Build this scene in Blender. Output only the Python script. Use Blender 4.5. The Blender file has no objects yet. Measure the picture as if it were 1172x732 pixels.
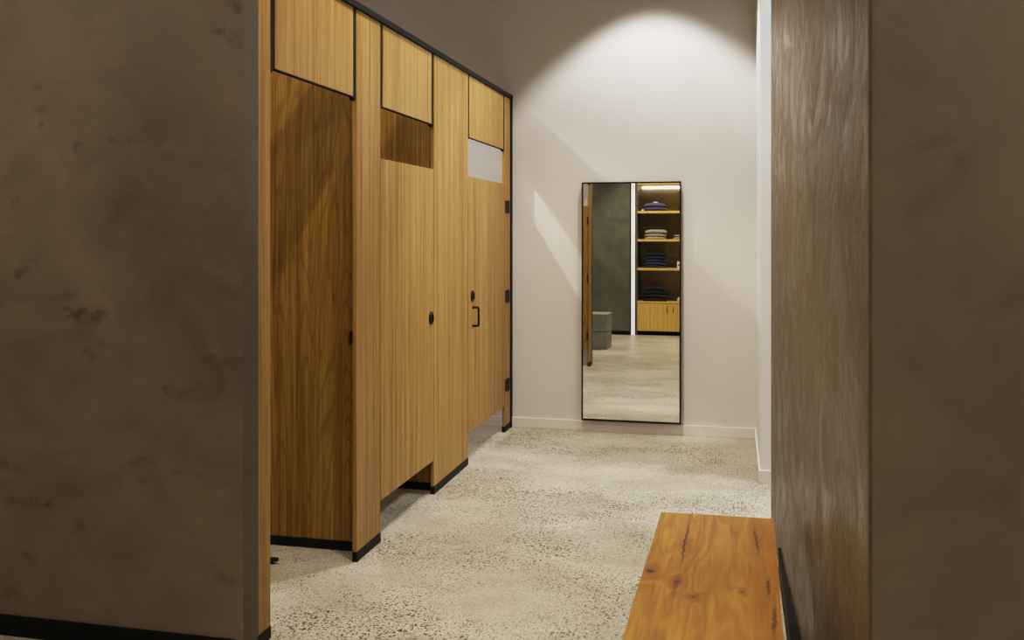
import bpy, bmesh, math, random
from mathutils import Vector, Matrix, noise
random.seed(7)
scene = bpy.context.scene
COL = scene.collection

# ------------------------------------------------------------------ camera model
W, H, F = 1172.0, 732.0, 1081.0
CX, HY, CAMH = 586.0, 264.0, 1.5
TH = math.atan(255.0 / F)
CT, ST = math.cos(TH), math.sin(TH)

def yx(px, X):
    "depth (Y) of the point on the vertical plane X that falls in column px"
    r = (px - CX) / F
    return X * (CT + r * ST) / (r * CT - ST)

def ground(px, py, z=0.0):
    d = F * (CAMH - z) / (py - HY)
    x = (px - CX) / F * d
    return Vector((x * CT - d * ST, x * ST + d * CT, z))

def height(py, X, Y):
    d = -X * ST + Y * CT
    return CAMH + (HY - py) * d / F

# ------------------------------------------------------------------ materials
def new_mat(name):
    m = bpy.data.materials.new(name)
    m.use_nodes = True
    nt = m.node_tree
    b = nt.nodes['Principled BSDF']
    return m, nt, b

class N:
    "tiny node helper"
    def __init__(s, nt): s.nt = nt
    def node(s, t, **kw):
        n = s.nt.nodes.new(t)
        for k, v in kw.items(): setattr(n, k, v)
        return n
    def put(s, n, i, v):
        if isinstance(v, bpy.types.NodeSocket): s.nt.links.new(v, n.inputs[i])
        else: n.inputs[i].default_value = v
    def math(s, op, a, b=0.0, c=None, clamp=False):
        n = s.node('ShaderNodeMath', operation=op, use_clamp=clamp)
        s.put(n, 0, a); s.put(n, 1, b)
        if c is not None: s.put(n, 2, c)
        return n.outputs[0]
    def vmath(s, op, a, b=None):
        n = s.node('ShaderNodeVectorMath', operation=op)
        s.put(n, 0, a)
        if b is not None: s.put(n, 1, b)
        return n.outputs[1] if op in ('LENGTH', 'DISTANCE', 'DOT_PRODUCT') else n.outputs[0]
    def noise(s, vec, scale=1.0, detail=4.0, rough=0.55, dist=0.0):
        n = s.node('ShaderNodeTexNoise')
        s.put(n, 'Vector', vec); s.put(n, 'Scale', scale); s.put(n, 'Detail', detail)
        s.put(n, 'Roughness', rough); s.put(n, 'Distortion', dist)
        return n.outputs['Fac']
    def voro(s, vec, scale, feature='F1', out='Distance', rand=1.0):
        n = s.node('ShaderNodeTexVoronoi', feature=feature)
        s.put(n, 'Vector', vec); s.put(n, 'Scale', scale); s.put(n, 'Randomness', rand)
        return n.outputs[out]
    def ramp(s, fac, stops, interp='LINEAR'):
        n = s.node('ShaderNodeValToRGB')
        n.color_ramp.interpolation = interp
        el = n.color_ramp.elements
        while len(el) < len(stops): el.new(0.5)
        for e, (p, c) in zip(el, stops):
            e.position = p
            e.color = (c, c, c, 1) if isinstance(c, (int, float)) else (*c, 1)
        s.put(n, 'Fac', fac)
        return n.outputs['Color']
    def mapr(s, v, a, b, c=0.0, d=1.0, smooth=False):
        n = s.node('ShaderNodeMapRange')
        if smooth: n.interpolation_type = 'SMOOTHSTEP'
        for i, q in enumerate((v, a, b, c, d)): s.put(n, i, q)
        return n.outputs[0]
    def mix(s, fac, a, b, mode='MIX'):
        n = s.node('ShaderNodeMix', data_type='RGBA', blend_type=mode)
        s.put(n, 0, fac)
        for i, v in ((6, a), (7, b)):
            s.put(n, i, v if isinstance(v, bpy.types.NodeSocket) else (*v, 1))
        return n.outputs[2]
    def pos(s): return s.node('ShaderNodeNewGeometry').outputs['Position']
    def rand(s): return s.node('ShaderNodeObjectInfo').outputs['Random']
    def bump(s, h, strength=0.2, dist=0.01):
        n = s.node('ShaderNodeBump')
        s.put(n, 'Strength', strength); s.put(n, 'Distance', dist); s.put(n, 'Height', h)
        return n.outputs[0]

def srgb(r, g, b):
    f = lambda c: (c / 255 / 12.92) if c <= 10 else ((c / 255 + 0.055) / 1.055) ** 2.4
    return (f(r), f(g), f(b))

def plain(name, col, rough=0.5, metal=0.0, var=0.06, scale=20, spec=0.5):
    m, nt, b = new_mat(name); k = N(nt)
    n = k.noise(k.pos(), scale, 4)
    f = k.mapr(n, 0.3, 0.7, 1 - var, 1 + var)
    c = k.node('ShaderNodeVectorMath', operation='SCALE')
    c.inputs[0].default_value = col; k.put(c, 'Scale', f)
    k.put(b, 'Base Color', c.outputs[0])
    b.inputs['Roughness'].default_value = rough
    b.inputs['Metallic'].default_value = metal
    b.inputs['Specular IOR Level'].default_value = spec
    return m

def oak(name, base, dark, light, cathedral=0.0, rough=0.45):
    "vertical grained oak veneer: fine straight pores, plus nested arches when cathedral > 0"
    m, nt, b = new_mat(name); k = N(nt)
    off = k.node('ShaderNodeCombineXYZ')
    r = k.math('MULTIPLY', k.rand(), 37.0)
    k.put(off, 0, r); k.put(off, 1, r); k.put(off, 2, k.math('MULTIPLY', r, 0.6))
    p = k.vmath('ADD', k.pos(), off.outputs[0])
    fine = k.noise(k.vmath('MULTIPLY', p, (150, 150, 2.2)), 1, 3, 0.6)
    mid = k.noise(k.vmath('MULTIPLY', p, (38, 38, 0.5)), 1, 3, 0.55)
    wide = k.noise(k.vmath('MULTIPLY', p, (7, 7, 0.22)), 1, 2, 0.5)
    pores = k.noise(k.vmath('MULTIPLY', p, (330, 330, 14)), 1, 2, 0.5)
    f = k.math('ADD', k.math('MULTIPLY', fine, 0.42), k.math('MULTIPLY', mid, 0.36))
    f = k.math('ADD', f, k.math('MULTIPLY', wide, 0.22))
    f = k.mapr(f, 0.40, 0.60)
    col = k.ramp(f, [(0.0, dark), (0.5, base), (1.0, light)])
    if cathedral > 0:
        q = k.noise(k.vmath('MULTIPLY', p, (4.2, 4.2, 0.42)), 1, 2, 0.45)
        w = k.math('ADD', k.math('MULTIPLY', q, 24.0), k.math('MULTIPLY', fine, 0.5))
        s_ = k.math('FRACT', w)
        ring = k.mapr(k.math('ABSOLUTE', k.math('SUBTRACT', s_, 0.5)), 0.0, 0.22, 1.0, 0.0, True)
        amt = k.math('MULTIPLY', ring, cathedral)
        col = k.mix(amt, col, dark)
    pr = k.math('MULTIPLY', k.mapr(pores, 0.6, 0.72), 0.35)
    col = k.mix(pr, col, tuple(c * 0.55 for c in dark))
    k.put(b, 'Base Color', col)
    k.put(b, 'Roughness', k.mapr(f, 0, 1, rough + 0.08, rough - 0.04))
    b.inputs['Specular IOR Level'].default_value = 0.35
    k.put(b, 'Normal', k.bump(fine, 0.08, 0.002))
    return m

def plaster(name, base, dark, light, scale=1.0, stroke=0.5, gloss=0.55, streak=0.0, bump=0.1):
    "polished trowelled plaster: clouds, dark trowel flecks, fine scratches"
    m, nt, b = new_mat(name); k = N(nt)
    p = k.pos()
    cloud = k.noise(k.vmath('MULTIPLY', p, (1.1, 1.1, 1.1)), scale, 5, 0.6, 0.6)
    patch = k.noise(k.vmath('MULTIPLY', p, (3.0, 3.0, 3.4)), scale, 4, 0.6, 1.3)
    f = k.math('ADD', k.math('MULTIPLY', cloud, 0.6), k.math('MULTIPLY', patch, 0.4))
    col = k.ramp(f, [(0.32, dark), (0.5, base), (0.68, light)])
    # trowel flecks: stretched diagonal cells, kept only where a coarse noise allows
    mp = k.node('ShaderNodeMapping')
    k.put(mp, 'Vector', p); mp.inputs['Rotation'].default_value = (0.0, 0.6, 0.3)
    mp.inputs['Scale'].default_value = (1.0, 1.0, 2.3)
    wob = k.node('ShaderNodeTexNoise'); k.put(wob, 'Vector', p); wob.inputs['Scale'].default_value = 7.0
    wob.inputs['Detail'].default_value = 4
    wv = k.vmath('ADD', mp.outputs[0], k.vmath('MULTIPLY', k.vmath('SUBTRACT', wob.outputs['Color'], (0.5, 0.5, 0.5)), (0.4, 0.4, 0.4)))
    v = k.voro(wv, 4.2 * scale)
    fl = k.mapr(v, 0.05, 0.40, 1.0, 0.0, True)
    gate = k.mapr(k.noise(p, 2.3 * scale, 3), 0.40, 0.60)
    edge = k.mapr(k.noise(k.vmath('MULTIPLY', p, (16, 16, 22)), 1, 3), 0.38, 0.6)
    fl = k.math('MULTIPLY', k.math('MULTIPLY', fl, gate), k.math('MULTIPLY', edge, stroke))
    col = k.mix(fl, col, tuple(c * 0.5 for c in dark))
    # pale rubbed marks
    v2 = k.voro(k.vmath('ADD', wv, (11.3, 4.1, 7.7)), 2.9 * scale)
    pl = k.math('MULTIPLY', k.mapr(v2, 0.08, 0.24, 1.0, 0.0, True), k.math('MULTIPLY', edge, stroke * 0.16))
    col = k.mix(pl, col, tuple(min(1, c * 1.35) for c in light))
    k.put(b, 'Base Color', col)
    ro = k.mapr(patch, 0.35, 0.65, gloss - 0.12, gloss + 0.1)
    k.put(b, 'Roughness', ro)
    b.inputs['Specular IOR Level'].default_value = 0.4
    hgt = k.math('ADD', k.math('MULTIPLY', patch, 1.0), k.math('MULTIPLY', k.noise(p, 22, 4), 0.2 + streak))
    k.put(b, 'Normal', k.bump(hgt, bump, 0.03))
    return m

def concrete_floor(name):
    m, nt, b = new_mat(name); k = N(nt)
    p = k.pos()
    cloud = k.noise(p, 0.9, 5, 0.6, 0.4)
    cl2 = k.noise(k.vmath('MULTIPLY', p, (2.2, 4.5, 2)), 1, 5, 0.62, 0.3)
    f = k.math('ADD', k.math('MULTIPLY', cloud, 0.5), k.math('MULTIPLY', cl2, 0.5))
    col = k.ramp(f, [(0.36, FLOOR_D), (0.5, FLOOR_M), (0.62, FLOOR_L)])
    grain = k.noise(p, 160, 3, 0.7)
    col = k.mix(k.mapr(grain, 0.42, 0.66, 0.0, 0.45), col, tuple(c * 0.62 for c in FLOOR_D))
    col = k.mix(k.mapr(k.noise(p, 95, 2, 0.6), 0.6, 0.72, 0.0, 0.5), col, tuple(min(1, c * 1.35) for c in FLOOR_L))
    dens = k.mapr(k.noise(k.vmath('ADD', p, (3.7, 1.9, 0)), 1.5, 5, 0.62), 0.36, 0.62)
    # exposed dark aggregate in two sizes
    wobv = k.node('ShaderNodeTexNoise'); k.put(wobv, 'Vector', p); wobv.inputs['Scale'].default_value = 60
    pw = k.vmath('ADD', p, k.vmath('MULTIPLY', k.vmath('SUBTRACT', wobv.outputs['Color'], (0.5, 0.5, 0.5)), (0.016, 0.016, 0)))
    for (sc, o, lo, big, amt, kk) in ((50, (0, 0, 0), 0.45, 0.46, 0.97, 1.0), (85, (5.3, 8.1, 0), 0.30, 0.55, 0.95, 0.7), (170, (2.3, 1.1, 0), 0.3, 0.55, 0.6, 0.25)):
        v = k.node('ShaderNodeTexVoronoi', voronoi_dimensions='2D'); k.put(v, 'Vector', k.vmath('ADD', pw, o)); v.inputs['Scale'].default_value = sc
        c = k.node('ShaderNodeSeparateColor'); k.put(c, 0, v.outputs['Color'])
        g = k.math('ADD', k.math('MULTIPLY', dens, kk), 1 - kk)
        size = k.math('MULTIPLY', k.mapr(c.outputs[0], lo, 1.0, 0.0, big), g)
        m_ = k.math('LESS_THAN', v.outputs['Distance'], size)
        tone = k.mix(k.math('POWER', c.outputs[1], 2.0), (0.012, 0.011, 0.009), (0.15, 0.125, 0.085))
        col = k.mix(k.math('MULTIPLY', m_, amt), col, tone)
        # pale chips of the same stones
        size2 = k.math('MULTIPLY', k.mapr(c.outputs[2], 0.8, 1.0, 0.0, 0.5), 0.9)
        m2 = k.math('LESS_THAN', v.outputs['Distance'], size2)
        col = k.mix(k.math('MULTIPLY', k.math('MULTIPLY', m2, k.math('SUBTRACT', 1.0, m_)), 0.45), col, (0.66, 0.62, 0.53))
    k.put(b, 'Base Color', col)
    k.put(b, 'Roughness', k.mapr(cl2, 0.3, 0.7, 0.30, 0.44))
    b.inputs['Specular IOR Level'].default_value = 0.45
    k.put(b, 'Normal', k.bump(grain, 0.03, 0.002))
    return m

def slab_wood(name, knots, cracks):
    "solid plank grain running along Y with knots and drying cracks (positions in metres on the slab)"
    m, nt, b = new_mat(name); k = N(nt)
    p = k.pos()
    # grain is pushed aside around each knot
    sep = k.node('ShaderNodeSeparateXYZ'); k.put(sep, 0, p)
    push = None
    masks = []
    for (x, y, r) in knots:
        d = k.vmath('LENGTH', k.vmath('MULTIPLY', k.vmath('SUBTRACT', p, (x, y, 0.45)), (1, 0.62, 0)))
        g = k.mapr(d, r * 0.3, r * 4.5, 1.0, 0.0, True)
        push = g if push is None else k.math('ADD', push, g)
        masks.append((d, r))
    q = k.noise(k.vmath('MULTIPLY', p, (5.5, 0.75, 1)), 1, 3, 0.5, 0.2)
    ring = k.math('ADD', k.math('MULTIPLY', q, 11.0), k.math('MULTIPLY', push, 1.0))
    fine = k.noise(k.vmath('MULTIPLY', p, (170, 5, 20)), 1, 3, 0.6)
    mid = k.noise(k.vmath('MULTIPLY', p, (30, 1.6, 6)), 1, 3, 0.6)
    s_ = k.math('PINGPONG', k.math('ADD', ring, k.math('MULTIPLY', mid, 1.4)), 0.5)
    f = k.math('ADD', k.math('MULTIPLY', s_, 0.32), k.math('ADD', k.math('MULTIPLY', fine, 0.3), k.math('MULTIPLY', mid, 0.55)))
    col = k.ramp(f, [(0.30, srgb(128, 82, 10)), (0.5, srgb(160, 112, 20)), (0.72, srgb(184, 138, 40))])
    # redder board along the wall side
    red = k.mapr(k.math('ADD', sep.outputs[0], k.math('MULTIPLY', mid, 0.02)), 0.055, 0.075, 0.0, 0.35)
    col = k.mix(red, col, srgb(140, 82, 10))
    for (d, r) in masks:
        n = k.noise(k.vmath('MULTIPLY', p, (60, 40, 1)), 1, 3)
        dd = k.math('ADD', d, k.math('MULTIPLY', k.math('SUBTRACT', n, 0.5), r * 1.2))
        col = k.mix(k.mapr(dd, r * 0.5, r * 3.4, 0.5, 0.0, True), col, srgb(112, 54, 12))
        col = k.mix(k.mapr(dd, r * 0.2, r * 0.9, 0.8, 0.0, True), col, srgb(48, 22, 6))
    wob = k.math('MULTIPLY', k.math('SUBTRACT', k.noise(k.vmath('MULTIPLY', p, (8, 26, 1)), 1, 4), 0.5), 0.022)
    for (x0, y0, x1, y1, w, a) in cracks:
        dx, dy = x1 - x0, y1 - y0
        L = math.hypot(dx, dy)
        t = k.math('DIVIDE', k.math('SUBTRACT', sep.outputs[1], y0), dy)
        cx = k.math('ADD', k.math('MULTIPLY', t, dx), x0)
        d = k.math('ABSOLUTE', k.math('ADD', k.math('SUBTRACT', sep.outputs[0], cx), wob))
        ends = k.math('MULTIPLY', k.mapr(t, -0.05, 0.3, 0, 1), k.mapr(t, 0.7, 1.05, 1, 0))
        wid = k.math('MULTIPLY', ends, w)
        col = k.mix(k.math('MULTIPLY', k.mapr(k.math('SUBTRACT', d, wid), -w * 0.6, w * 1.4, a, 0.0, True), ends), col, srgb(60, 28, 8))
    k.put(b, 'Base Color', col)
    k.put(b, 'Roughness', k.mapr(fine, 0.3, 0.7, 0.42, 0.55))
    b.inputs['Specular IOR Level'].default_value = 0.35
    k.put(b, 'Normal', k.bump(f, 0.06, 0.004))
    return m

def knit(name, col, rough=0.95):
    m, nt, b = new_mat(name); k = N(nt)
    p = k.pos()
    w = k.node('ShaderNodeTexWave'); k.put(w, 'Vector', p); w.inputs['Scale'].default_value = 90; w.inputs['Distortion'].default_value = 2
    n = k.noise(p, 30, 3)
    f = k.math('ADD', k.math('MULTIPLY', w.outputs['Fac'], 0.3), n)
    c = k.mix(k.mapr(f, 0.35, 0.95), tuple(x * 0.7 for x in col), tuple(min(1, x * 1.2) for x in col))
    k.put(b, 'Base Color', c)
    b.inputs['Roughness'].default_value = rough
    b.inputs['Sheen Weight'].default_value = 0.15
    k.put(b, 'Normal', k.bump(f, 0.25, 0.004))
    return m

def emit(name, col, strength):
    m, nt, b = new_mat(name)
    b.inputs['Base Color'].default_value = (0.9, 0.9, 0.9, 1)
    b.inputs['Emission Color'].default_value = (*col, 1)
    b.inputs['Emission Strength'].default_value = strength
    return m

FLOOR_D, FLOOR_M, FLOOR_L = (0.39, 0.35, 0.27), (0.51, 0.47, 0.375), (0.61, 0.58, 0.485)
M = {}
M['oak'] = oak('oak_front', (0.325, 0.185, 0.047), (0.195, 0.098, 0.018), (0.405, 0.250, 0.076), 0.15)
M['oak_panel'] = oak('oak_panel', (0.295, 0.168, 0.032), (0.165, 0.078, 0.010), (0.375, 0.228, 0.055), 0.55)
M['oak_shelf'] = oak('oak_shelf', (0.72, 0.47, 0.13), (0.58, 0.34, 0.07), (0.80, 0.56, 0.20), 0.15)
M['black'] = plain('black_metal', (0.006, 0.006, 0.006), 0.6, 0.0, 0.1, 20, 0.15)
M['black_metal'] = plain('black_hardware', (0.006, 0.006, 0.006), 0.45, 0.0, 0.1, 20, 0.25)
M['shoe'] = plain('black_shoe', (0.007, 0.007, 0.007), 0.6, 0, 0.1, 20, 0.2)
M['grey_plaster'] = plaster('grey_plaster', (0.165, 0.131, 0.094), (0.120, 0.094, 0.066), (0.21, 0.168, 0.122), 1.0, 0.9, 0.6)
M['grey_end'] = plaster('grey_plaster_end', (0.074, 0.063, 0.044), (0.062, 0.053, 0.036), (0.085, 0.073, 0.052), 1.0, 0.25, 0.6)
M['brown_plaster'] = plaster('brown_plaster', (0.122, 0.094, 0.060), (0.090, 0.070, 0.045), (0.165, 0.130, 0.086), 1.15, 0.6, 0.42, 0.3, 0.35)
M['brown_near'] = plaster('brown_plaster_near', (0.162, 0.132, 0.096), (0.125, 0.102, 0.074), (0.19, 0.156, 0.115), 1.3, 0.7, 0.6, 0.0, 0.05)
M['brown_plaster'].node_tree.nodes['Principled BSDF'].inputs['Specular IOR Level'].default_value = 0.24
M['dark_plaster'] = plaster('dark_plaster', (0.125, 0.118, 0.092), (0.085, 0.080, 0.062), (0.18, 0.168, 0.13), 1.5, 0.5, 0.6)
M['block'] = plaster('concrete_block', (0.20, 0.195, 0.17), (0.16, 0.155, 0.135), (0.25, 0.24, 0.21), 2.0, 0.2, 0.7)
M['white_wall'] = plain('white_paint', (0.70, 0.68, 0.66), 0.75, 0, 0.012, 6, 0.2)
M['white_trim'] = plain('white_skirting', (0.76, 0.735, 0.70), 0.45, 0, 0.01, 6)
M['white_cool'] = plain('white_return', (0.76, 0.76, 0.75), 0.7, 0, 0.01, 6, 0.2)
M['ceiling'] = plain('ceiling_paint', (0.20, 0.18, 0.15), 0.9, 0, 0.03, 4, 0.1)
M['shelf_back'] = plain('shelf_back', (0.30, 0.26, 0.18), 0.7, 0, 0.1, 10)
M['floor'] = concrete_floor('polished_concrete')
M['led'] = emit('led', (1.0, 0.9, 0.72), 9.0)
M['profile'] = emit('glowing_trim', (1.0, 0.97, 0.90), 0.55)  # white trim whose lit look is put in as emission
mm, nt, b_ = new_mat('mirror_silver')
k_ = N(nt)
k_.put(b_, 'Base Color', k_.mix(k_.noise(k_.pos(), 3, 1), (0.93, 0.94, 0.91), (0.95, 0.96, 0.93)))
b_.inputs['Metallic'].default_value = 1.0; b_.inputs['Roughness'].default_value = 0.0
M['mirror'] = mm

# ------------------------------------------------------------------ mesh helpers
def box(bm, x0, x1, y0, y1, z0, z1, bev=0.0, seg=2, mi=0):
    x0, x1 = min(x0, x1), max(x0, x1); y0, y1 = min(y0, y1), max(y0, y1); z0, z1 = min(z0, z1), max(z0, z1)
    vs = [bm.verts.new((x, y, z)) for x in (x0, x1) for y in (y0, y1) for z in (z0, z1)]
    fs = [bm.faces.new([vs[i] for i in q]) for q in
          ((0, 1, 3, 2), (4, 6, 7, 5), (0, 4, 5, 1), (2, 3, 7, 6), (0, 2, 6, 4), (1, 5, 7, 3))]
    for f in fs: f.material_index = mi
    if bev:
        es = list({e for f in fs for e in f.edges})
        bmesh.ops.bevel(bm, geom=es, offset=bev, segments=seg, profile=0.6, affect='EDGES')

def prism(bm, pts, z0, z1):
    a = [bm.verts.new((x, y, z0)) for x, y in pts]; b = [bm.verts.new((x, y, z1)) for x, y in pts]
    n = len(pts)
    for i in range(n): bm.faces.new((a[i], a[(i + 1) % n], b[(i + 1) % n], b[i]))
    bm.faces.new(a[::-1]); bm.faces.new(b)

def lathe(bm, prof, origin, axis='x', seg=28):
    "profile (radius, along) turned about an axis through origin"
    rings = []
    for r, h in prof:
        ring = []
        for i in range(seg):
            a = 2 * math.pi * i / seg
            c, s = r * math.cos(a), r * math.sin(a)
            v = {'x': (h, c, s), 'y': (c, h, s), 'z': (c, s, h)}[axis]
            ring.append(bm.verts.new(Vector(origin) + Vector(v)))
        rings.append(ring)
    for p, q in zip(rings, rings[1:]):
        for i in range(seg):
            bm.faces.new((p[i], p[(i + 1) % seg], q[(i + 1) % seg], q[i]))
    bm.faces.new(rings[0][::-1]); bm.faces.new(rings[-1])

def tube(bm, pts, r, seg=10):
    rings = []
    pts = [Vector(p) for p in pts]
    up = None
    for i, p in enumerate(pts):
        t = (pts[min(i + 1, len(pts) - 1)] - pts[max(i - 1, 0)]).normalized()
        if up is None:
            up = t.orthogonal().normalized()
        up = (up - t * up.dot(t)).normalized()
        s = t.cross(up)
        rings.append([bm.verts.new(p + (up * math.cos(a) + s * math.sin(a)) * r) for a in [2 * math.pi * j / seg for j in range(seg)]])
    for a, b in zip(rings, rings[1:]):
        for i in range(seg): bm.faces.new((a[i], a[(i + 1) % seg], b[(i + 1) % seg], b[i]))
    bm.faces.new(rings[0][::-1]); bm.faces.new(rings[-1])

def obj(name, bm, mat, parent=None, smooth=False, origin=None):
    "link bm (world coordinates) as one mesh object; origin moves its pivot"
    bmesh.ops.recalc_face_normals(bm, faces=bm.faces)
    base = Vector(origin) if origin is not None else (parent['_w'] if False else Vector(BASE.get(parent.name, (0, 0, 0))) if parent else Vector((0, 0, 0)))
    if origin is None and parent is None: base = Vector((0, 0, 0))
    bmesh.ops.translate(bm, verts=bm.verts, vec=-base)
    me = bpy.data.meshes.new(name)
    bm.to_mesh(me); bm.free()
    for mt in (mat if isinstance(mat, (list, tuple)) else [mat]): me.materials.append(mt)
    if smooth:
        for p in me.polygons: p.use_smooth = True
    o = bpy.data.objects.new(name, me)
    COL.objects.link(o)
    if parent:
        o.parent = parent
        o.location = base - Vector(BASE.get(parent.name, (0, 0, 0)))
        BASE[o.name] = tuple(base)
    else:
        o.location = base
        BASE[o.name] = tuple(base)
    return o
BASE = {}

def smooth_by_angle(o, deg=35):
    me = o.data
    for p in me.polygons: p.use_smooth = True
    bm = bmesh.new(); bm.from_mesh(me)
    for e in bm.edges:
        if len(e.link_faces) == 2 and e.calc_face_angle(0) > math.radians(deg): e.smooth = False
    bm.to_mesh(me); bm.free()

def tag(o, label, cat, group=None):
    o['label'] = label; o['category'] = cat
    if group: o['group'] = group
    return o

def thing(name, label, cat, loc, group=None):
    o = bpy.data.objects.new(name, None)
    o.empty_display_size = 0.1
    COL.objects.link(o); o.location = loc
    BASE[o.name] = tuple(loc)
    return tag(o, label, cat, group)

def struct(name, bm, mat):
    o = obj(name, bm, mat); o['kind'] = 'structure'
    return o

def bm_box(*a, **k):
    bm = bmesh.new(); box(bm, *a, **k); return bm

# ------------------------------------------------------------------ the setting
XP = -1.667            # front plane of the cubicle fronts
YB = 7.05              # white back wall
CEIL = 3.85
XL, XR = -3.45, 3.2
YF = -1.35             # wall behind the camera
XW = 0.150             # right return of the white wall
YW = 5.82

struct('floor', bm_box(-4.6, XR + .1, YF - .1, YB + .1, -0.08, 0.0), M['floor'])
struct('ceiling', bm_box(-4.6, XR + .1, YF - .1, YB + .1, CEIL, CEIL + 0.08), M['ceiling'])
struct('wall_back', bm_box(XL - .1, XW + .02, YB, YB + 0.1, 0, CEIL), M['white_wall'])
bm = bmesh.new(); prism(bm, [(XW, YW), (XR, YW), (XR, YB + .1), (XW, YB + .1)], 0, CEIL)
struct('wall_return', bm, M['white_cool'])
struct('wall_cubicles', bm_box(XL - .1, XL, 3.08, YB, 0, CEIL), M['white_wall'])
Y_G0, Y_G1 = yx(278.5, XP), yx(295.5, XP)
bm = bmesh.new()
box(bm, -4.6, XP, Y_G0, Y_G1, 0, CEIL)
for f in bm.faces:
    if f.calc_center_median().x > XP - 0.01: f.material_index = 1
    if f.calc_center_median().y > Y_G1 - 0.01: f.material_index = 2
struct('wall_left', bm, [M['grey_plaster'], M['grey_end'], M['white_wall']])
struct('wall_side', bm_box(-4.6, -4.5, YF, Y_G0, 0, CEIL), M['grey_plaster'])
YN = 1.90
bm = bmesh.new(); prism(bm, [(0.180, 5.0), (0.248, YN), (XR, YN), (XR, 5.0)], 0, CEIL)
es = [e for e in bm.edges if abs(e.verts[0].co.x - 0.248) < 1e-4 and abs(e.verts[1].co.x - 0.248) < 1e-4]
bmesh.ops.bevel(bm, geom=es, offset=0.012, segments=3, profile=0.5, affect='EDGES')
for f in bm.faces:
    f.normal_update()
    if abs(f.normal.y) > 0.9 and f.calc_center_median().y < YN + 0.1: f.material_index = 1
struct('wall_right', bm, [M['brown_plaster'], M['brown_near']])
struct('wall_front', bm_box(-4.5, XR, YF - .1, YF, 0, CEIL), M['dark_plaster'])
struct('wall_end', bm_box(XR, XR + .1, YF, YB, 0, CEIL), M['grey_plaster'])
# grey plaster nib in front of the front wall, reflected in the mirror
YS = -0.80
struct('wall_nib', bm_box(-3.6, -1.68, YF, YS, 0, CEIL), M['dark_plaster'])

# skirtings
def skirting(name, x0, x1, y0, y1, h, mat, bev=0.003):
    return struct(name, bm_box(x0, x1, y0, y1, 0, h, bev), mat)
skirting('baseboard_back', XL, XW - .012, YB - 0.016, YB, 0.075, M['white_trim'])
bm = bmesh.new(); box(bm, XW - 0.012, XW, YW - 0.012, YB, 0, 0.075); box(bm, XW + 0.0001, XR, YW - 0.012, YW, 0, 0.075)
struct('baseboard_return', bm, M['white_trim'])
skirting('baseboard_left', -4.5, XP - 0.03, Y_G0 - 0.012, Y_G0, 0.075, M['black'])
skirting('baseboard_nib', -3.6, -1.68, YS, YS + 0.012, 0.06, M['black'])
bm = bmesh.new(); xw = lambda y: 0.180 + (5.0 - y) * (0.248 - 0.180) / (5.0 - YN)
prism(bm, [(xw(4.3) - 0.010, 4.3), (xw(YN + .012) - 0.062, YN + 0.012), (xw(YN + .012) - 0.0005, YN + 0.012), (xw(4.3) - 0.0005, 4.3)], 0, 0.11)
struct('baseboard_right', bm, M['black'])  # black skirting, thickened to stand in for shade in the gap beside the bench

# ------------------------------------------------------------------ the cubicles
T = 0.020
TOP = 2.535
P1a, P1b = yx(295.8, XP), yx(309.5, XP)
P2a, P2b = yx(408.2, XP), yx(435.3, XP)
P3a, P3b = yx(496.7, XP), yx(535.6, XP)
P4a, P4b = yx(577.6, XP), YB - 0.045
SHOE = 0.045
DT, DB = 1.850, 0.195

def hinge(parent, x, y, z, h=0.088, w=0.105):
    bm = bmesh.new()
    box(bm, x, x + 0.010, y - w / 2, y + w / 2, z - h / 2, z + h / 2, 0.003)
    lathe(bm, [(0.008, -h / 2 - 0.003), (0.008, h / 2 + 0.003)], (x + 0.008, y, z), 'z', 14)
    return obj('hinge', bm, M['black_metal'], parent)

def pilaster(y0, y1, label):
    t = thing('cubicle_pilaster', label, 'panel', (XP - T / 2, (y0 + y1) / 2, 0), 'upright oak panels of the cubicle fronts')
    obj('panel', bm_box(XP - T, XP, y0, y1, SHOE, TOP - 0.03, 0.0015), M['oak'], t)
    obj('shoe', bm_box(XP - T - 0.002, XP + 0.003, y0 - 0.001, y1 + 0.001, 0.0, SHOE, 0.002), M['shoe'], t)
    return t
pilaster(P1a, P1b, 'narrow oak upright beside the end of the grey plaster wall')
p2 = pilaster(P2a, P2b, 'oak upright between the open cubicle and the nearer closed door')
pilaster(P3a, P3b, 'widest oak upright, standing between the two closed cubicle doors')
bm_ = None
p4 = pilaster(P4a, P4b, 'thin oak post against the white wall, carrying three black hinges')
for z in (1.68, 1.01, 0.345): hinge(p4, XP, P4a + 0.072, z)
# black channel fixing the last post to the white wall
obj('wall_channel', bm_box(XP - T - 0.006, XP + 0.009, P4b + 0.0005, YB - 0.0005, 0.0, TOP - 0.03, 0.001), M['black'], p4)
# black strike on the edge of the second upright
obj('strike', bm_box(XP - T - 0.016, XP - T - 0.0005, P2a - 0.004, P2a + 0.012, 0.985, 1.045, 0.002), M['black_metal'], p2)

rail = bmesh.new()
box(rail, XP - T - 0.012, XP + 0.012, P1a, YB - 0.001, TOP - 0.03, TOP, 0.002)
r_ = obj('head_rail', rail, M['black'], None, origin=(XP, P1a, TOP))
tag(r_, 'long black metal rail along the top of the oak cubicle fronts', 'rail')

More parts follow.
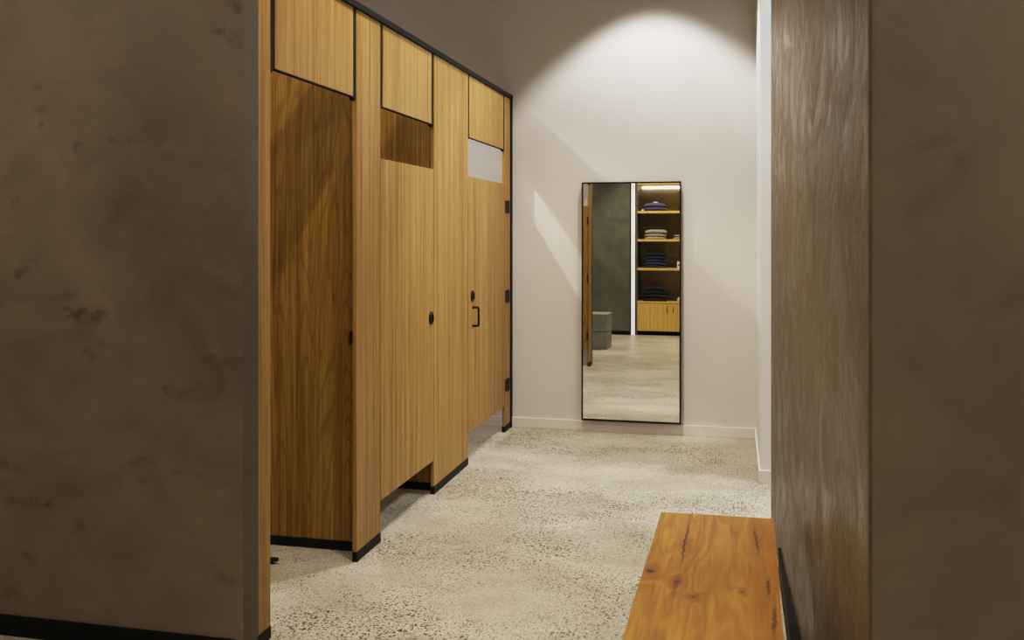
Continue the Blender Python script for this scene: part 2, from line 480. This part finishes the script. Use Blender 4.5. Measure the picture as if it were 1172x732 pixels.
def transom(y0, y1, z0, label):
    t = thing('transom_panel', label, 'panel', (XP - T / 2, (y0 + y1) / 2, z0), 'oak panels above the cubicle doorways')
    c = 0.038
    obj('panel', bm_box(XP - T + 0.001, XP - 0.001, y0 + c, y1 - c, z0 + 0.004, TOP - 0.031, 0.001), M['oak'], t)
    for a, b in ((y0 + 0.001, y0 + c), (y1 - c, y1 - 0.001)):
        bm = bmesh.new()
        box(bm, XP - T - 0.003, XP - 0.004, a, b, z0 - 0.004, TOP - 0.031, 0.001)
        # the small lug below the panel that carries it
        box(bm, XP - T - 0.002, XP - 0.008, a + 0.010, b - 0.010, z0 - 0.012, z0 - 0.0035, 0.001)
        obj('channel', bm, M['black'], t)
    obj('edge_strip', bm_box(XP - T, XP, y0 + c, y1 - c, z0, z0 + 0.004), M['black'], t)
    return t
transom(P1b, P2a, 2.10, 'oak panel over the open cubicle doorway, nearest the grey wall')
transom(P2b, P3a, 2.10, 'oak panel over the nearer closed cubicle door')
transom(P3b, P4a, 2.10, 'oak panel over the far cubicle door, white wall showing beneath')

def divider(y, label, x1=XL + 0.002):
    t = thing('divider_panel', label, 'panel', (XP - 0.8, y, 0), 'side panels between the cubicles')
    obj('panel', bm_box(x1, XP - T - 0.001, y, y + T, SHOE, TOP - 0.05, 0.0015), M['oak_panel'], t)
    obj('shoe', bm_box(x1, XP - T - 0.003, y - 0.004, y + T + 0.004, 0, SHOE, 0.002), M['shoe'], t)
    return t
divider(4.135, 'dark oak side panel seen through the open cubicle doorway')
divider(5.21, 'dark oak side panel showing above and below the nearer closed door')

def disc_lock(parent, x, y, z, d=1, r=0.035):
    bm = bmesh.new()
    lathe(bm, [(r, 0.0), (r, 0.006), (r * 0.93, 0.009), (r * 0.6, 0.010), (r * 0.58, 0.010)], (x, y, z), 'x', 32)
    o = obj('lock', bm, M['black_metal'], parent); smooth_by_angle(o)
    bm = bmesh.new()
    box(bm, x + 0.010, x + 0.017, y - 0.007, y + 0.007, z - 0.020, z + 0.020, 0.003)
    k = obj('thumb_turn', bm, M['black_metal'], o)
    return o

def pull(parent, x, y, z0, z1):
    bm = bmesh.new()
    for z in (z0, z1): lathe(bm, [(0.011, 0.0), (0.011, 0.004), (0.006, 0.007), (0.005, 0.008)], (x, y, z), 'x', 16)
    r = 0.012; pts = [(x + 0.003, y, z0)]
    for i in range(7):
        a = math.pi / 2 * i / 6
        pts.append((x + 0.040 - r + r * math.sin(a), y, z0 + r - r * math.cos(a)))
    for i in range(7):
        a = math.pi / 2 * i / 6
        pts.append((x + 0.040 - r + r * math.cos(a), y, z1 - r + r * math.sin(a)))
    pts.append((x + 0.003, y, z1))
    tube(bm, pts, 0.0075, 10)
    o = obj('pull_handle', bm, M['black_metal'], parent); smooth_by_angle(o, 50)
    return o

def door(y0, y1, label, lock_y, pull_y=None, hinge_y=None):
    t = thing('cubicle_door', label, 'door', (XP - T / 2, hinge_y if hinge_y else y0, 0), None)
    g = 0.0065
    obj('panel', bm_box(XP - T, XP, y0 + g, y1 - g, DB, DT, 0.0012), M['oak'], t)
    if lock_y is not None: disc_lock(t, XP, lock_y, 1.010 if pull_y is None else 1.075, r=0.036)
    if pull_y: pull(t, XP, pull_y, 0.880, 1.000)
    if hinge_y:
        pass
    return t
door(P2b, P3a, 'nearer closed oak cubicle door with one round black lock and no handle', P3a - 0.055)
door(P3b, P4a, 'far oak cubicle door with a black pull handle below its round lock', P3b + 0.10, P3b + 0.115, P4a + 0.035)

# the open door of the first cubicle, swung inward, seen only in the mirror
t = thing('cubicle_door', 'oak cubicle door standing open inward, seen in the left of the mirror', 'door', (XP - T - 0.004, P1b - 0.03, 0))
YD = P1b + 0.004
obj('panel', bm_box(XP - T - 0.006 - 0.78, XP - T - 0.006, YD - T, YD, DB, DT, 0.0012), M['oak_panel'], t)
for z in (1.68, 1.01, 0.345):
    bm = bmesh.new()
    box(bm, XP - T - 0.016, XP - T - 0.002, YD, YD + 0.008, z - 0.042, z + 0.042, 0.002)
    lathe(bm, [(0.007, -0.045), (0.007, 0.045)], (XP - T - 0.007, YD + 0.009, z), 'z', 12)
    obj('hinge', bm, M['black_metal'], t)
bm = bmesh.new()
lathe(bm, [(0.034, 0.0), (0.034, 0.006), (0.031, 0.009), (0.01, 0.010)], (XP - 0.74, YD, 1.02), 'y', 28)
obj('lock', bm, M['black_metal'], t)

# floor door stop inside the first cubicle
g = ground(306, 644)
t = thing('door_stop', 'small black bar on the floor inside the open cubicle', 'door stop', (g.x, g.y, 0))
bm = bmesh.new(); box(bm, g.x - 0.10, g.x + 0.052, g.y - 0.012, g.y + 0.012, 0.012, 0.026, 0.004)
obj('bar', bm, M['black_metal'], t)
bm = bmesh.new()
for dx in (-0.08, 0.02):
    bm = bmesh.new(); lathe(bm, [(0.013, 0.0), (0.013, 0.003), (0.008, 0.006), (0.008, 0.0135)], (g.x + dx, g.y, 0), 'z', 16)
    obj('foot', bm, M['black_metal'], t)

# ------------------------------------------------------------------ the tall mirror
MX0, MX1, MZ0, MZ1 = -1.116, -0.382, 0.088, 1.862
MD = 0.042
fw, fd = 0.011, 0.030
mir = thing('wall_mirror', 'tall mirror in a thin black frame hanging on the white wall', 'mirror', ((MX0 + MX1) / 2, YB, MZ0))
cy = YB - MD
bm = bmesh.new()
for (a, b, c, d) in ((MX0, MX0 + fw, MZ0, MZ1), (MX1 - fw, MX1, MZ0, MZ1), (MX0 + fw, MX1 - fw, MZ0, MZ0 + fw), (MX0 + fw, MX1 - fw, MZ1 - fw, MZ1)):
    box(bm, a, b, cy, cy + fd, c, d, 0.001)
fr = obj('frame', bm, M['black'], mir)
bm = bm_box(MX0 + fw, MX1 - fw, cy + 0.004, cy + 0.010, MZ0 + fw, MZ1 - fw)
gl = obj('mirror_glass', bm, M['mirror'], mir)
for zb in (MZ1 - 0.14, MZ0 + 0.11):
    obj('backing_batten', bm_box(MX0 + 0.06, MX1 - 0.06, cy + fd, YB - 0.003, zb, zb + 0.03), M['black'], mir)
mir.location.y -= 0.020; mir.rotation_euler = (math.radians(-0.46), 0, math.radians(-0.30))

# ------------------------------------------------------------------ the bench
BZ = 0.45
c0 = ground(756.5, 585.5, BZ); c1 = ground(885.8, 593.0, BZ); c2 = ground(897.2, 732, BZ); c3 = ground(712, 732, BZ)
YE = 1.96
def along(a, b, y):
    t = (y - a.y) / (b.y - a.y); return a.x + (b.x - a.x) * t
nl = (along(c0, c3, YE), YE); nr = (along(c1, c2, YE), YE)
knots = [(*ground(743, 653, BZ).xy, 0.020), (*ground(774, 665, BZ).xy, 0.014), (*ground(794, 683, BZ).xy, 0.010), (*ground(849, 677, BZ).xy, 0.008)]
cr = []
for (a, b, c, d, w, al) in ((790, 588, 778, 655, 0.0030, .85), (862, 598, 869, 640, 0.0028, .85), (881, 660, 878, 684, 0.003, .85), (887, 690, 885, 730, 0.0035, .8), (778, 655, 768, 690, 0.004, .5), (729, 588, 726, 600, .002, .3)):
    p, q = ground(a, b, BZ), ground(c, d, BZ); cr.append((p.x, p.y, q.x, q.y, w, al))
M['slab'] = slab_wood('bench_slab', knots, cr)
bench = thing('bench', 'solid orange-brown wooden bench with knots beside the brown plaster wall', 'bench', ((c0.x + c1.x) / 2, (c0.y + YE) / 2, 0))
bm = bmesh.new()
outline = []
def edge_pts(a, b, n, amp, sd):
    for i in range(n):
        t = i / n
        x = a[0] + (b[0] - a[0]) * t; y = a[1] + (b[1] - a[1]) * t
        w = noise.noise(Vector((y * 5, sd, 0))) * amp if 0 < i else 0
        outline.append((x + w, y))
edge_pts((c0.x, c0.y), nl, 22, 0.003, 1.3)
edge_pts(nl, nr, 2, 0, 0)
edge_pts(nr, (c1.x, c1.y), 22, 0.003, 7.7)
edge_pts((c1.x, c1.y), (c0.x, c0.y), 2, 0, 0)
prism(bm, outline, BZ - 0.045, BZ)
es = [e for e in bm.edges if abs(e.verts[0].co.z - e.verts[1].co.z) < 1e-5]
bmesh.ops.bevel(bm, geom=es, offset=0.003, segments=2, profile=0.5, affect='EDGES')
obj('seat', bm, M['slab'], bench)
for y in (c0.y - 0.28, YE + 0.22):
    obj('leg', bm_box(c0.x + 0.05, c1.x - 0.05, y - 0.025, y + 0.025, 0, BZ - 0.0455, 0.003), M['slab'], bench)
obj('stretcher', bm_box((c0.x + c1.x) / 2 - 0.02, (c0.x + c1.x) / 2 + 0.02, YE + 0.25, c0.y - 0.31, 0.16, 0.22, 0.003), M['slab'], bench)

# ------------------------------------------------------------------ shelving behind the camera, seen in the mirror
SX0, SX1 = -1.585, -0.44
SD = 0.45
unit = thing('shelving_unit', 'oak shelving unit with lit shelves above two cupboard doors, seen in the mirror', 'shelf', ((SX0 + SX1) / 2, YS - SD / 2, 0))
CT_, SH = 0.525, 0.035
ztops = [1.045, 1.495, 1.935, 2.375]
bk = YS - SD
obj('back_panel', bm_box(SX0, SX1, bk, bk + 0.012, 0.07, 2.95), M['shelf_back'], unit)
for x in (SX0, SX1 - 0.02): obj('side_panel', bm_box(x, x + 0.02, bk + 0.013, YS - 0.001, 0.0, 2.95, 0.001), M['dark_plaster'], unit)
obj('plinth', bm_box(SX0 + 0.021, SX1 - 0.021, bk + 0.02, YS - 0.03, 0, 0.065), M['black'], unit)
for z in ztops:
    obj('shelf', bm_box(SX0 + 0.0205, SX1 - 0.0205, bk + 0.0125, YS - 0.004, z - SH, z, 0.0015), M['oak_shelf'], unit)
obj('cabinet_top', bm_box(SX0 + 0.0205, SX1 - 0.0205, bk + 0.0125, YS + 0.002, CT_ - 0.025, CT_, 0.0015), M['oak_shelf'], unit)
obj('carcass', bm_box(SX0 + 0.0205, SX1 - 0.0205, bk + 0.0125, YS - 0.022, 0.066, CT_ - 0.026), M['oak_panel'], unit)
xm = -1.045
for (a, b, hx) in ((SX0 + 0.022, xm - 0.0015, xm - 0.055), (xm + 0.0015, SX1 - 0.022, xm + 0.04)):
    d = obj('cupboard_door', bm_box(a, b, YS - 0.021, YS - 0.002, 0.068, CT_ - 0.029, 0.001), M['oak_shelf'], unit)
    bm = bmesh.new(); z0, z1 = 0.36, 0.45
    tube(bm, [(hx, YS - 0.003, z0), (hx, YS + 0.022, z0), (hx, YS + 0.026, z0 + 0.004), (hx, YS + 0.026, z1 - 0.004), (hx, YS + 0.022, z1), (hx, YS - 0.003, z1)], 0.005, 8)
    obj('door_handle', bm, M['black_metal'], d)
zt = ztops[-1]
obj('light_strip', bm_box(SX0 + 0.05, SX1 - 0.05, bk + 0.014, bk + 0.036, zt - SH - 0.03, zt - SH - 0.001), M['led'], unit)
obj('light_strip', bm_box(SX0 + 0.05, SX1 - 0.05, bk + 0.03, bk + 0.06, zt + 0.001, zt + 0.03), M['led'], unit)

# white trim between grey plaster and shelving, its brightness added as emission
t = thing('glowing_trim', 'tall white vertical trim with an added glow left of the shelves, seen in the mirror', 'light', (-1.632, YS - 0.02, 0))
obj('trim_face', bm_box(-1.660, -1.602, YS - 0.03, YS - 0.006, 0.0, 3.2, 0.002), M['profile'], t)
obj('trim_back', bm_box(-1.6785, -1.5865, YS - 0.06, YS - 0.031, 0, 3.2), M['black'], t)
obj('side_fin', bm_box(-1.6785, -1.662, YS - 0.030, YS - 0.002, 0, 3.2), M['black'], t)

# grey block seat by the nib
t = thing('block_seat', 'low grey concrete block seat on the floor, seen in the mirror', 'block', (-2.2, 1.2, 0))
obj('lower_block', bm_box(-2.85, -1.72, 0.98, 1.42, 0.0, 0.235, 0.006), M['block'], t)
obj('upper_block', bm_box(-2.85, -1.715, 0.975, 1.425, 0.2405, 0.475, 0.006), M['block'], t)

# ------------------------------------------------------------------ folded clothes
def folded(cx, cyy, z, w, d, h, seed, layers=2):
    "one folded knit: rounded slab whose front shows fold lips, soft sagging top"
    bm = bmesh.new()
    nu, nv = 22, 10
    ring = []
    prof = []
    lip = 0.5 * h / layers
    for i in range(layers):                       # scalloped front profile of the folds
        for j in range(6):
            a = -math.pi / 2 + math.pi * j / 5
            prof.append((math.cos(a) * lip * 0.9, z + lip * (2 * i + 1) + math.sin(a) * lip * 0.92))
    stations = []
    for iu in range(nu + 1):
        u = -1 + 2 * iu / nu
        sag = 1 - 0.42 * abs(u) ** 2.4
        rx = math.copysign((1 - (1 - abs(u)) ** 1.6), u)
        col = []
        front = cyy + d / 2; back = cyy - d / 2
        jit = noise.noise(Vector((u * 1.7, seed, 0))) * 0.008
        for (o, zz) in prof: col.append((cx + u * w / 2, front - lip + o + jit - 0.02 * abs(u) ** 4, z + (zz - z) * sag))
        top = z + h * sag
        for t_ in (0.25, 0.5, 0.75): col.append((cx + u * w / 2, front - lip - (d - 2 * lip) * t_, top + -abs(noise.noise(Vector((u * 2, t_ * 3, seed)))) * 0.008))
        for (o, zz) in reversed(prof): col.append((cx + u * w / 2, back + lip - o, z + (zz - z) * sag))
        stations.append([bm.verts.new(c) for c in col])
    for a, b in zip(stations, stations[1:]):
        n = len(a)
        for i in range(n): bm.faces.new((a[i], a[(i + 1) % n], b[(i + 1) % n], b[i]))
    bm.faces.new(stations[0][::-1]); bm.faces.new(stations[-1])
    return bm

def stack(cx, z, specs, group, w=0.33, d=0.30):
    zz = z
    out = []
    cyy = YS - 0.21
    for i, (mat, h, label, ww, lay) in enumerate(specs):
        bm = folded(cx + random.uniform(-.012, .012), cyy + random.uniform(-.006, .006), zz + 0.0005, w * ww, d, h, random.random() * 50, lay)
        o = obj('folded_sweater', bm, mat, None, True, origin=(cx, cyy, zz + 0.0005))
        o.rotation_euler.z = math.radians(random.uniform(-5, 5))
        tag(o, label, 'sweater', group)
        out.append((o, zz + h))
        zz += h + 0.0008
    return out, zz

purple = knit('purple_knit', (0.10, 0.085, 0.21)); purple2 = knit('violet_knit', (0.065, 0.055, 0.15))
cream = knit('grey_knit', (0.36, 0.335, 0.28)); cream2 = knit('oatmeal_knit', (0.33, 0.29, 0.225)); dark = knit('charcoal_knit', (0.014, 0.013, 0.013))
navy = knit('navy_knit', (0.010, 0.015, 0.05)); navy2 = knit('blue_knit', (0.02, 0.032, 0.10)); dnavy = knit('dark_navy_knit', (0.004, 0.004, 0.010))
ink = knit('ink_knit', (0.006, 0.006, 0.009)); ink2 = knit('black_knit', (0.010, 0.010, 0.013))
white = plain('white_card', (0.75, 0.73, 0.68), 0.6)
SC = -1.30
# upper shelf
lst, zz = stack(SC, ztops[2], [
    (dark, 0.012, 'thin dark folded garment at the bottom of the purple stack', 1.12, 1),
    (purple2, 0.050, 'lower purple folded sweater on the highest stocked shelf', 1.15, 1),
    (purple, 0.070, 'upper purple folded sweater with a white collar tag on top', 1.0, 1)], 'purple folded sweaters')
o, ztop = lst[-1]
bm = bmesh.new(); box(bm, SC - 0.035, SC + 0.035, YS - 0.17, YS - 0.10, ztop - 0.004, ztop + 0.016, 0.006)
obj('collar_tag', bm, white, o)['label'] = 'white collar tag'
bm = bmesh.new(); box(bm, SC - 0.205, SC - 0.175, YS - 0.11, YS - 0.05, ztops[2] + 0.0005, ztops[2] + 0.026, 0.006)
tag(obj('price_tag', bm, white, None, origin=(SC - 0.19, YS - 0.08, ztops[2])), 'tiny white tag on the shelf left of the purple sweaters', 'tag')
# middle shelf
stack(SC, ztops[1], [
    (cream2, 0.042, 'lowest oatmeal folded sweater of the pale stack', 1.0, 1),
    (cream2, 0.042, 'middle oatmeal folded sweater of the pale stack', 1.0, 1),
    (cream, 0.078, 'thick pale grey folded sweater below the black one', 1.0, 1),
    (dark, 0.030, 'black folded sweater lying on top of the pale stack', 0.80, 1)], 'pale folded sweaters')
stack(SC + 0.45, ztops[1], [
    (cream2, 0.040, 'lower oatmeal sweater cut by the right mirror edge', 1.0, 1),
    (cream, 0.035, 'pale grey sweater cut by the right mirror edge', 1.0, 1),
    (dark, 0.030, 'black sweater on the stack cut by the right mirror edge', 0.85, 1)], 'sweaters at the right mirror edge')
# lower shelf
stack(SC, ztops[0], [
    (navy2, 0.045, 'bottom blue folded sweater of the navy stack', 1.02, 1),
    (navy2, 0.048, 'second blue folded sweater from the bottom of the navy stack', 1.0, 1),
    (navy2, 0.045, 'middle blue folded sweater of the navy stack', 1.0, 1),
    (navy, 0.042, 'second navy folded sweater from the top of the navy stack', 1.0, 1),
    (dnavy, 0.055, 'darkest folded sweater on top of the navy stack', 0.9, 1)], 'navy folded sweaters')
# cabinet top
stack(SC - 0.01, CT_, [
    (ink, 0.058, 'bottom black folded sweater on the cabinet top', 1.12, 1),
    (ink2, 0.055, 'second black folded sweater from the bottom on the cabinet top', 1.08, 1),
    (ink, 0.055, 'second black folded sweater from the top on the cabinet top', 1.0, 1),
    (ink2, 0.062, 'topmost black folded sweater on the cabinet top', 0.88, 1)], 'black folded sweaters')
# small packages near the mirror's right edge
bxo = thing('carton', 'small white carton with a dark mark beside the navy sweaters', 'box', (-0.905, YS - 0.1, ztops[0]))
obj('box', bm_box(-0.955, -0.86, YS - 0.16, YS - 0.06, ztops[0] + 0.0005, ztops[0] + 0.105, 0.003), white, bxo)
obj('dark_label', bm_box(-0.935, -0.895, YS - 0.0598, YS - 0.0585, ztops[0] + 0.035, ztops[0] + 0.06), M['black'], bxo)
bm = folded(-0.90, YS - 0.13, CT_ + 0.0005, 0.11, 0.12, 0.075, 3.3, 2)
tag(obj('folded_cloth', bm, white, None, True, origin=(-0.90, YS - 0.13, CT_)), 'small white folded cloth on the cabinet top beside the black sweaters', 'cloth')
bm = folded(-0.86, YS - 0.2, ztops[2] + 0.0005, 0.16, 0.24, 0.085, 5.1, 2)
tag(obj('folded_sweater', bm, dnavy, None, True, origin=(-0.86, YS - 0.2, ztops[2])), 'dark folded sweater right of the purple ones at the mirror edge', 'sweater')

# ------------------------------------------------------------------ light
def spot(name, loc, target, power, deg, blend=0.3, radius=0.03, col=(1, 0.86, 0.68)):
    l = bpy.data.lights.new(name, 'SPOT'); l.energy = power; l.spot_size = math.radians(deg); l.spot_blend = blend
    l.shadow_soft_size = radius; l.color = col
    o = bpy.data.objects.new(name, l); COL.objects.link(o); o.location = loc
    d = Vector(target) - Vector(loc); o.rotation_euler = d.to_track_quat('-Z', 'Y').to_euler()
    return o
def area(name, loc, target, power, sx, sy, col=(1, 0.86, 0.68)):
    l = bpy.data.lights.new(name, 'AREA'); l.shape = 'RECTANGLE'; l.size = sx; l.size_y = sy; l.energy = power; l.color = col
    o = bpy.data.objects.new(name, l); COL.objects.link(o); o.location = loc
    d = Vector(target) - Vector(loc); o.rotation_euler = d.to_track_quat('-Z', 'Y').to_euler()
    return o
WARM = (1.0, 0.88, 0.72)
NEUT = (1.0, 0.955, 0.89)
spot('downlight_wall', (-0.60, 6.36, 3.79), (-0.60, 6.36, 0), 175, 92, 0.30, 0.05, NEUT)
spot('downlight_corridor', (-1.0, 4.9, 3.80), (-1.0, 4.9, 0), 190, 110, 0.5, 0.05, WARM)
spot('downlight_corridor', (-0.75, 3.2, 3.80), (-0.75, 3.2, 0), 180, 110, 0.5, 0.05, WARM)
spot('cubicle_spot', (-2.63, 5.64, 3.43), (-1.9, 6.3, 0.0), 125, 94, 0.5, 0.025, NEUT)
spot('cubicle_spot', (-2.63, 4.70, 3.43), (-2.4, 4.6, 0), 28, 120, 0.4, 0.03, WARM)
spot('cubicle_spot', (-2.75, 3.60, 3.43), (-2.1, 4.3, 0), 62, 120, 0.4, 0.03, WARM)  # added fill that lifts the side panel in the open cubicle
spot('downlight_shop', (-1.2, 0.75, 3.8), (-1.2, -0.15, 0), 300, 80, 0.5, 0.08, WARM)
area('unseen_area', (-3.3, 0.5, 3.75), (-3.0, 2.2, 0.0), 74, 1.2, 1.2, WARM)  # added fill lamp to brighten the grey left wall, no fixture known
area('unseen_area', (1.3, -0.4, 3.75), (1.0, 1.4, 0.6), 80, 1.2, 1.0, WARM)  # added fill lamp for the near face of the brown wall
area('unseen_area', (1.4, 5.4, 3.7), (0.6, 5.5, 0.5), 90, 0.5, 0.5, (0.9, 0.96, 1.0))

w = bpy.data.worlds.new('World'); scene.world = w; w.use_nodes = True
bg = w.node_tree.nodes['Background']
bg.inputs[0].default_value = (1.0, 0.9, 0.78, 1); bg.inputs[1].default_value = 0.16

# ------------------------------------------------------------------ camera
cam = bpy.data.cameras.new('camera'); co = bpy.data.objects.new('camera', cam); COL.objects.link(co)
co.location = (0, 0, CAMH); co.rotation_euler = (math.pi / 2, 0, TH)
cam.sensor_width = 36; cam.lens = 36 * F / W; cam.shift_y = -(H / 2 - HY) / W
cam.clip_start = 0.05
cam.dof.use_dof = True; cam.dof.focus_distance = 5.5; cam.dof.aperture_fstop = 8.0
scene.camera = co

scene.view_settings.view_transform = 'Standard'
scene.view_settings.look = 'None'
scene.view_settings.exposure = 0.0
vs_ = scene.view_settings
vs_.use_curve_mapping = True
cm = vs_.curve_mapping
cm.clip_max_x = 4.0; cm.use_clip = True
cv = cm.curves[3]
pts_ = [(0, 0), (0.03, 0.024), (0.12, 0.115), (0.35, 0.37), (0.7, 0.62), (1.3, 0.80), (4.0, 0.95)]
cv.points[0].location = pts_[0]; cv.points[1].location = pts_[-1]
for p_ in pts_[1:-1]: cv.points.new(*p_)
cm.update()
scene.cycles.max_bounces = 10
scene.cycles.diffuse_bounces = 5
scene.cycles.glossy_bounces = 5
scene.cycles.caustics_reflective = True
scene.cycles.sample_clamp_indirect = 6.0
